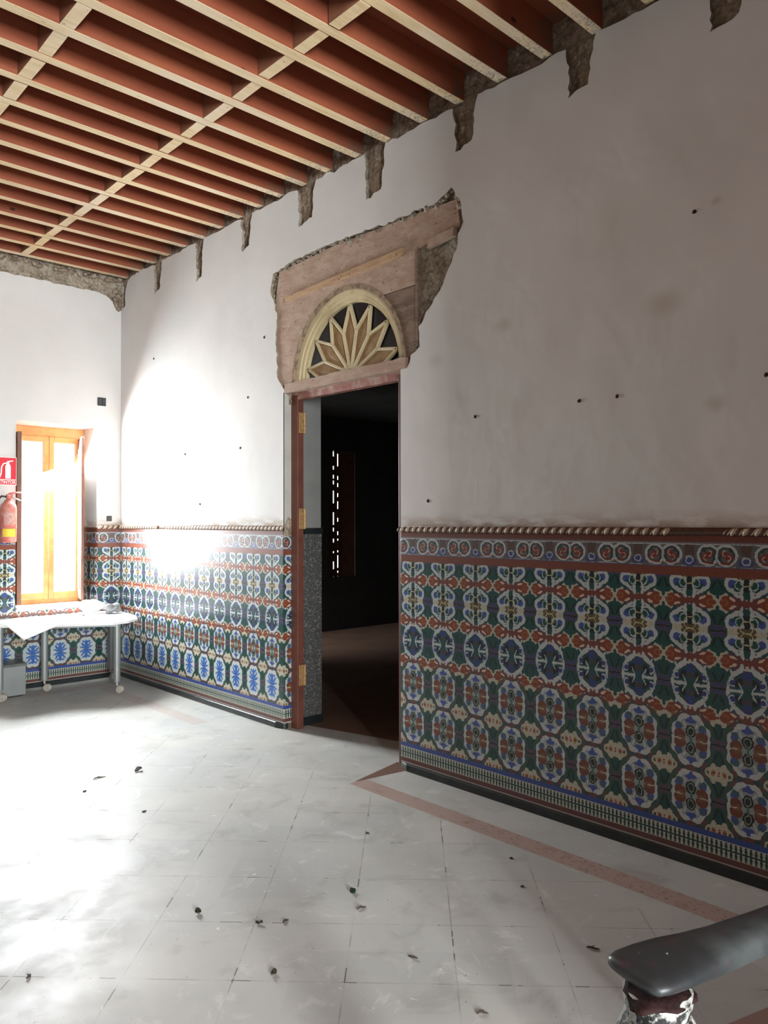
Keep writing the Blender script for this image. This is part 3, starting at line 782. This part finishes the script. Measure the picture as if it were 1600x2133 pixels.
for i, y in enumerate(jy):
    w_ = JW+rj.uniform(-.006, .006); dz = rj.uniform(-.004, .004); xe = WX+.03
    vs = MB(); n = 14
    # slightly bowed joist in segments; bottom in pale pine, sides stained red
    bow = rj.uniform(-.006, .006)
    prev = None; vv = []; ff = []; mm = []
    for k in range(n+1):
        x = -3.6+(xe+3.6)*k/n; b_ = bow*math.sin(k/n*math.pi)+.002*noise.noise(Vector((x*2, i*5.0, 0)))
        vv += [(x, y-w_/2+b_, JZ+dz), (x, y+w_/2+b_, JZ+dz), (x, y+w_/2+b_, JZ+JH), (x, y-w_/2+b_, JZ+JH)]
    for k in range(n):
        a = k*4; b_ = a+4
        ff += [(a, b_, b_+1, a+1), (a+1, b_+1, b_+2, a+2), (a+3, a+2, b_+2, b_+3), (a, a+3, b_+3, b_)]; mm += [0, 1, 1, 1]
    ff += [(0, 1, 2, 3), (n*4, n*4+3, n*4+2, n*4+1)]; mm += [1, 1]
    vs.v = vv; vs.f = ff; vs.m = mm
    vs.build('ceiling_joist', [PINE, RED], bevel=.002, seg=1, label='ceiling joist with pale underside and red-stained sides, %s counted from the far wall' % ORD[i], cat='joist', group='ceiling joists')
for i in range(len(jy)-1):
    for row, (x0, x1) in enumerate(((2.668, 2.745), (1.580, 1.662))):
        if row == 0 and jy[i+1] < 2.2: continue
        if row == 1 and jy[i+1] < 3.3: continue
        ox = rj.uniform(-.006, .006); a, b = jy[i+1]+JW/2+.004, jy[i]-JW/2-.004
        sk = rj.uniform(-.006, .006)
        m_ = MB().prism([(x0+ox, a), (x1+ox, a), (x1+ox+sk, b), (x0+ox+sk, b)], JZ+rj.uniform(-.002, .006), JZ+JH-.004, 'z')
        # bottom cap faces are pale pine, the rest lighter red
        m_.m = [1]*len(m_.f)
        for q, fc in enumerate(m_.f):
            if all(abs(m_.v[t][2]-m_.v[0][2]) < 1e-6 for t in fc): m_.m[q] = 0
        m_.build('joist_blocking', [PINE, BLOCKSIDE], bevel=.002, seg=1,
                 label='wooden block in the %s joist gap from the far wall, row %s' % (ORD[i], ('beside the door wall', 'towards the room middle')[row]),
                 cat='wooden block', group='blocking nearer the door wall' if row == 0 else 'blocking farther from the door wall')

# ------------------------------------------------------------------ things by the far wall
tb = empty('meeting_table', (3.05, 7.75, 0), label='white round-ended table on castors under the far window', cat='table')
TP = [(2.26, 7.95), (2.45, 7.80), (2.80, 7.56), (3.04, 7.40), (3.24, 7.33), (3.41, 7.36), (3.56, 7.48), (3.65, 7.72), (3.69, 7.95), (3.70, 8.20), (3.62, 8.36), (2.45, 8.37), (2.26, 8.28)]
par(MB().prism(TP, .715, .742).build('tabletop', WHITELAM, bevel=.006, seg=3), tb)
par(MB().prism([(2.5, 8.28), (3.5, 8.28), (3.35, 7.5), (2.80, 7.8)], .675, .715).build('table_frame', METALG), tb)
for k, (x, y) in enumerate(((2.865, 8.12), (3.365, 7.53), (3.61, 8.24), (2.38, 7.93))):
    lg = par(MB().lathe([(.033, .115), (.034, .12), (.034, .715)], (x, y, 0), 20).build('leg', METALG, smooth=False), tb)
    ca = MB()
    for s_ in (-.014, .014):
        M_ = Matrix.Translation((x+.025+s_*.7, y-.012+s_*.7, .038)) @ Matrix.Rotation(math.radians(45), 4, 'Z') @ Matrix.Rotation(math.radians(90), 4, 'Y')
        ca.lathe([(.030, -.009), (.036, -.006), (.036, .006), (.030, .009)], (0, 0, 0), 20, 0, M_)
    ca.tube([(x, y, .118), (x, y, .085), (x+.02, y-.01, .055)], .012, 8)
    ca.build('castor', CASTOR, lg)
# large sheet of paper sliding off the table
def sheet(name, corners, label, cat, nx=14, ny=10, fn=None, th=.0012):
    a, b, c_, d = [Vector(q) for q in corners]; vs = []
    for j in range(ny+1):
        for i in range(nx+1):
            u, v = i/nx, j/ny; q = (a*(1-u)+b*u)*(1-v)+(d*(1-u)+c_*u)*v
            if fn: q = fn(q, u, v)
            vs.append(q)
    fs = [(j*(nx+1)+i, j*(nx+1)+i+1, (j+1)*(nx+1)+i+1, (j+1)*(nx+1)+i) for j in range(ny) for i in range(nx)]
    o = MB().add(vs, fs).build(name, PAPER, smooth=True, recalc=False, label=label, cat=cat)
    s_ = o.modifiers.new('thickness', 'SOLIDIFY'); s_.thickness = th
    return o
def droop(q, u, v):
    z = .7470
    d = max(0, 7.80-(q.x-2.45)*.69-q.y)
    z -= d*.34; z += .004*abs(noise.noise(Vector((q.x*9, q.y*9, 2))))
    return Vector((q.x, q.y, z))
sheet('paper_sheet', ((2.38, 7.96, 0), (2.45, 7.47, 0), (2.88, 7.55, 0), (2.84, 8.06, 0)), 'large white paper sheet drooping off the left front of the table', 'paper', fn=droop)
sheet('paper_sheet', ((2.95, 7.70, .748), (3.18, 7.55, .748), (3.28, 7.78, .748), (3.05, 7.90, .748)), 'small white paper lying flat in the middle of the tabletop', 'paper', nx=4, ny=4)
MB().blob((3.55, 8.06, .802), .070, 3, .9, 3, 0, (1.25, .9, .62)).build('crumpled_cloth', simple('grey_cloth', (.22, .22, .22), .9, .2, .2, 30), smooth=True, label='crumpled grey cloth bundle on the right end of the table', cat='cloth')
MB().blob((3.38, 8.20, .825), .090, 8, .6, 3, 0, (1.2, .7, .8)).build('plastic_bag', simple('white_plastic', (.75, .76, .76), .3, .5, .05, 9), smooth=True, label='white crumpled plastic bag on the table against the tiled wall', cat='bag')
MB().blob((3.22, 8.06, .765), .036, 11, .8, 3, 0, (2.0, .9, .4)).build('crumpled_wrapper', simple('pale_grey_wrapper', (.42, .42, .40), .8, .2, .2, 30), smooth=True, label='small flat grey wrapper left of the white bag on the table', cat='wrapper')

bn = empty('storage_box', (2.42, 8.22, 0), label='grey metal box on the floor at the left edge under the table', cat='box')
par(MB().box((2.10, 8.06, .012), (2.665, 8.36, .300)).build('body', METALG, bevel=.004), bn)
par(MB().box((2.09, 8.045, .300), (2.675, 8.365, .325)).build('lid', simple('dark_grey_lid', (.12, .13, .12), .4, .4), bevel=.004), bn)
par(MB().box((2.12, 8.07, 0), (2.64, 8.34, .014)).build('foot', RUBBER), bn)

# fire extinguisher and its sign
ex = empty('fire_extinguisher', (2.575, 8.31, 1.50), label='faded red fire extinguisher with yellow label hanging left of the window', cat='fire extinguisher')
EX, EY = 2.575, 8.318
par(MB().lathe([(.060, 1.515), (.076, 1.525), (.076, 1.86), (.070, 1.895), (.045, 1.925), (.022, 1.94), (.022, 1.955)], (EX, EY, 0), 28).build('cylinder', EXRED, smooth=True), ex)
par(MB().lathe([(.018, 1.955), (.024, 1.96), (.024, 1.99), (.014, 2.0)], (EX, EY, 0), 14).box((EX-.018, EY-.015, 1.965), (EX+.035, EY+.015, 2.005)).build('valve', EXRED), ex)
par(MB().tube([(EX+.0, EY, 2.010), (EX+.06, EY-.004, 2.022), (EX+.125, EY-.006, 2.022)], .008, 8).build('lever', EXRED, smooth=True), ex)
par(MB().tube([(EX+.02, EY, 1.975), (EX+.07, EY-.004, 1.960), (EX+.115, EY-.006, 1.940)], .007, 8).build('carry_handle', METALG, smooth=True), ex)
par(MB().tube([(EX-.02, EY, 1.98), (EX-.07, EY-.01, 1.985), (EX-.11, EY-.01, 1.93), (EX-.105, EY-.01, 1.78), (EX-.09, EY-.01, 1.62)], .009, 8).build('hose', RUBBER, smooth=True), ex)
lb = MB(); n = 10
def curved(m_, a0, a1, z0, z1, r, mi=0):
    vs = []
    for i in range(n+1):
        a = math.radians(a0+(a1-a0)*i/n); vs += [(EX+r*math.cos(a), EY+r*math.sin(a), z0), (EX+r*math.cos(a), EY+r*math.sin(a), z1)]
    m_.add(vs, [(2*i, 2*i+2, 2*i+3, 2*i+1) for i in range(n)], mi)
curved(lb, -150, -55, 1.575, 1.655, .0775); par(lb.build('yellow_label', YELLOW, recalc=False), ex)
l2 = MB(); curved(l2, -140, -60, 1.70, 1.82, .0772); par(l2.build('faded_label', simple('faded_print', (.55, .33, .28), .6, .3, .3, 60, c2=(.42, .20, .17)), recalc=False), ex)
par(MB().box((EX-.015, EY+.06, 1.88), (EX+.015, 8.405, 1.95)).build('wall_bracket', METALG), ex)

sg = empty('extinguisher_sign', (2.572, 8.405, 2.24), label='red sign with white fire extinguisher pictogram and the word EXTINTOR', cat='sign')
sx0, sx1, sz0, sz1, sy = 2.467, 2.678, 2.098, 2.388, 8.402
par(MB().box((sx0, sy, sz0), (sx1, sy+.004, sz1)).build('sign_plate', SIGNWHITE), sg)
par(MB().box((sx0+.006, sy-.001, sz0+.062), (sx1-.006, sy+.002, sz1-.006)).build('red_field', SIGNRED), sg)
par(MB().box((sx0+.006, sy-.001, sz0+.008), (sx1-.006, sy+.002, sz0+.054)).build('word_field', SIGNRED), sg)
pc = MB(); cx = 2.594; zb = sz0+.070
pc.prism([(cx-.026, zb), (cx+.026, zb), (cx+.026, zb+.125), (cx+.016, zb+.148), (cx-.016, zb+.148), (cx-.026, zb+.125)], sy-.0025, sy, 'y')
pc.prism([(cx-.012, zb+.148), (cx+.012, zb+.148), (cx+.012, zb+.165), (cx-.012, zb+.165)], sy-.0025, sy, 'y')
pc.prism([(cx-.005, zb+.165), (cx+.050, zb+.178), (cx+.050, zb+.188), (cx-.012, zb+.178)], sy-.0025, sy, 'y')
hose = [(cx-.012, zb+.160), (cx-.045, zb+.150), (cx-.062, zb+.115), (cx-.066, zb+.05), (cx-.080, zb+.01)]
for a, b in zip(hose[:-1], hose[1:]):
    d = (Vector(b)-Vector(a)).normalized(); nn = Vector((-d.y, d.x))*.006
    pc.prism([tuple(Vector(a)-nn), tuple(Vector(b)-nn), tuple(Vector(b)+nn), tuple(Vector(a)+nn)], sy-.0025, sy, 'y')
par(pc.build('pictogram', SIGNWHITE), sg)
cu = bpy.data.curves.new('sign_word', 'FONT'); cu.body = 'EXTINTOR'; cu.size = .046; cu.extrude = .0006; cu.align_x = 'CENTER'; cu.align_y = 'CENTER'; cu.offset = .0007
to = bpy.data.objects.new('sign_word', cu); COL.objects.link(to); to.location = (0, 0, 0)
bpy.context.view_layer.update()
dg = bpy.context.evaluated_depsgraph_get(); me = bpy.data.meshes.new_from_object(to.evaluated_get(dg)); bpy.data.objects.remove(to)
wd = max(v.co.x for v in me.vertices)-min(v.co.x for v in me.vertices); sc_ = .188/wd
for v in me.vertices: v.co = Vector((v.co.x*sc_, v.co.z, v.co.y*.95))
me.materials.clear(); me.materials.append(SIGNWHITE)
to = bpy.data.objects.new('sign_word', me); COL.objects.link(to); to.parent = sg; to.location = ((sx0+sx1)/2-sg.location.x, sy-.0022-sg.location.y, sz0+.031-sg.location.z)

# electrical boxes on the far wall
sb = empty('switch_box', (3.572, FY, 3.05), label='black double electrical box high on the far wall right of the window', cat='electrical box')
par(MB().box((3.526, FY-.012, 3.013), (3.619, FY+.002, 3.103)).build('plate', BOXBLACK, bevel=.003), sb)
for x in (3.534, 3.578): par(MB().box((x, FY-.016, 3.023), (x+.034, FY-.011, 3.093)).build('module', simple('dark_grey_module', (.05, .05, .05), .5, .3), bevel=.002), sb)
s2_ = empty('switch_box', (3.66, FY, 1.755), label='small black electrical box just above the tiled dado in the corner', cat='electrical box')
par(MB().box((3.633, FY-.012, 1.732), (3.690, FY+.002, 1.790)).build('plate', BOXBLACK, bevel=.003), s2_)
par(MB().box((3.642, FY-.015, 1.741), (3.681, FY-.011, 1.781)).build('module', simple('grey_module', (.06, .06, .06), .5, .3), bevel=.002), s2_)

# ------------------------------------------------------------------ stair handrail and newel
hr = empty('stair_handrail', (1.20, .62, 0), label='chipped black handrail end on a turned newel, bottom right corner', cat='handrail')
nx, ny = 1.222, .640
prof = [(.050, 0), (.060, .01), (.060, .10), (.045, .13), (.034, .20), (.045, .34), (.056, .46), (.050, .58), (.034, .68), (.050, .70), (.052, .72), (.036, .745), (.046, .79), (.062, .83), (.066, .86), (.060, .885), (.050, .90), (.055, .915), (.056, .938)]
nw = MB().lathe(prof, (nx, ny, 0), 40)
nw.v = [(x+.006*noise.noise(Vector((x*30, y*30, z*30))), y+.006*noise.noise(Vector((x*30+9, y*30, z*30))), z+(.006*noise.noise(Vector((x*25, y*25, z*25+4))) if z > .05 else 0)) for x, y, z in nw.v]
par(nw.build('newel', NEWEL, smooth=True), hr)
d = Vector((math.cos(math.radians(-14)), math.sin(math.radians(-14)), 0)); side = Vector((-d.y, d.x, 0))
o0 = Vector((1.222, .651, .965))
st_ = [(-.050, .030, .004), (-.048, .050, .010), (-.040, .058, .014), (-.020, .063, .016), (.02, .064, .017), (.07, .060, .019), (.12, .052, .024), (.18, .044, .028), (.30, .038, .030), (.60, .036, .030), (1.2, .036, .030), (2.2, .036, .030)]
rl = MB(); vs = []; nseg = 24
for t, hw, hh in st_:
    for i in range(nseg):
        a = 2*math.pi*i/nseg; ca, sa = math.cos(a), math.sin(a)
        k = lambda v, e: math.copysign(abs(v)**e, v)
        pt = o0+d*t+side*(hw*k(ca, .75))+Vector((0, 0, hh*k(sa, .75)-max(0, hh-.016)))
        vs.append(pt)
fs = []
for k_ in range(len(st_)-1):
    for i in range(nseg):
        j = (i+1) % nseg; fs.append((k_*nseg+i, k_*nseg+j, (k_+1)*nseg+j, (k_+1)*nseg+i))
fs.append(tuple(reversed(range(nseg)))); fs.append(tuple((len(st_)-1)*nseg+i for i in range(nseg)))
rl.add(vs, fs); par(rl.build('handrail', RAIL, smooth=True), hr)
par(MB().blob((nx-.004, ny-.004, .935), .060, 4, .5, 3, 0, (1.0, .85, .22)).build('broken_collar', simple('dark_red_wood', (.022, .009, .008), .8, .15, .3, 40, bump=.5), smooth=True), hr)
for t in (.55, .80, 1.05):
    q = o0+d*t
    par(MB().lathe([(.020, 0), (.024, .05), (.013, .15), (.020, .45), (.026, .6), (.014, .75), (.022, .86), (.022, .93)], (q.x, q.y, 0), 16).build('baluster', NEWEL, smooth=True), hr)

# ------------------------------------------------------------------ litter on the floor
def litter(kind, x, y, s_, rz, mat, label):
    s_ *= .82
    m_ = MB(); M_ = Matrix.Translation((x, y, 0)) @ Matrix.Rotation(rz, 4, 'Z')
    if kind == 'leaf':
        n_ = 8; vs = []
        for i in range(n_+1):
            t = i/n_; w_ = s_*.32*math.sin(math.pi*t)**.8+.0006; z = .003+.012*s_/.04*abs(math.sin(t*3.1+x))
            vs += [M_ @ Vector((s_*(t-.5), -w_, z+.002)), M_ @ Vector((s_*(t-.5), 0, z*.4+.001)), M_ @ Vector((s_*(t-.5), w_, z+.004))]
        fs = []
        for i in range(n_):
            a = i*3; fs += [(a, a+3, a+4, a+1), (a+1, a+4, a+5, a+2)]
        o = m_.add(vs, fs).build('dead_leaf', mat, smooth=True, recalc=False, label=label, cat='leaf')
        q = o.modifiers.new('thickness', 'SOLIDIFY'); q.thickness = .0012
    elif kind == 'twig':
        pts = [M_ @ Vector((s_*(t-.5), s_*.10*math.sin(t*4+x*3), .004+.003*math.sin(t*5))) for t in (0, .2, .4, .6, .8, 1)]
        m_.tube(pts, [.0022, .004, .0042, .004, .003, .0015], 6)
        e = M_ @ Vector((s_*.2, s_*.28, .007)); m_.tube([pts[2], e], [.0025, .0012], 5)
        m_.build('twig', mat, smooth=True, label=label, cat='twig')
    else:
        m_.blob((x, y, s_*.30), s_, x*9, .8, 2, 0, (1.1, .8, .35)).build('debris_chip', mat, smooth=True, label=label, cat='debris')
litter('twig', 2.166, 5.116, .11, .2, TWIG, 'thickest dark twig on the bright floor at the left, below the table')
litter('leaf', 2.424, 5.079, .075, .3, TWIG, 'dark curled leaf to the right of the thick twig on the bright floor')
litter('leaf', 2.354, 2.731, .050, .9, GREENLEAF, 'green-black crumpled leaf in the middle of the foreground floor')
litter('leaf', 1.737, 3.054, .050, 1.2, LEAF, 'small dark leaf lying left of the green leaf, foreground floor')
litter('leaf', 1.881, 2.795, .035, -.7, LEAF, 'tiny dark leaf on the tile joint below the green leaf')
litter('twig', 2.751, 1.715, .060, -.75, TWIG, 'short dark twig on the shaded floor just above the handrail')
litter('chip', 2.109, 4.342, .014, 0, LEAF, 'small brown chip on the floor below the thick twig')
litter('chip', 2.859, 3.195, .012, 0, LEAF, 'dark chip on the floor left of the pink strip')
litter('chip', 3.182, 2.455, .011, 0, LEAF, 'dark chip on the shaded floor beside the pink strip')
litter('chip', 2.974, 2.231, .011, 0, LEAF, 'dark chip on the shaded floor, farther out from the pink strip')
litter('twig', 1.975, 2.734, .050, .4, TWIG, 'thin twig on the tile joint, lower middle of the floor')
litter('twig', 2.288, 2.595, .060, .1, TWIG, 'thin dark twig lying just below the green leaf')
litter('leaf', 1.713, 2.448, .040, .5, LEAF, 'dark leaf scrap near the bottom middle of the floor')
litter('twig', 2.108, 1.754, .050, -.5, TWIG, 'short twig at the bottom edge left of the newel')
litter('chip', 1.989, 4.927, .014, 0, LEAF, 'small dark chip left of the thick twig on the bright floor')
litter('twig', 1.03, 3.07, .045, .8, TWIG, 'small twig near the left edge of the foreground floor')
litter('twig', 2.178, 2.166, .055, 1.9, TWIG, 'curved twig on the floor left of the shadow edge')
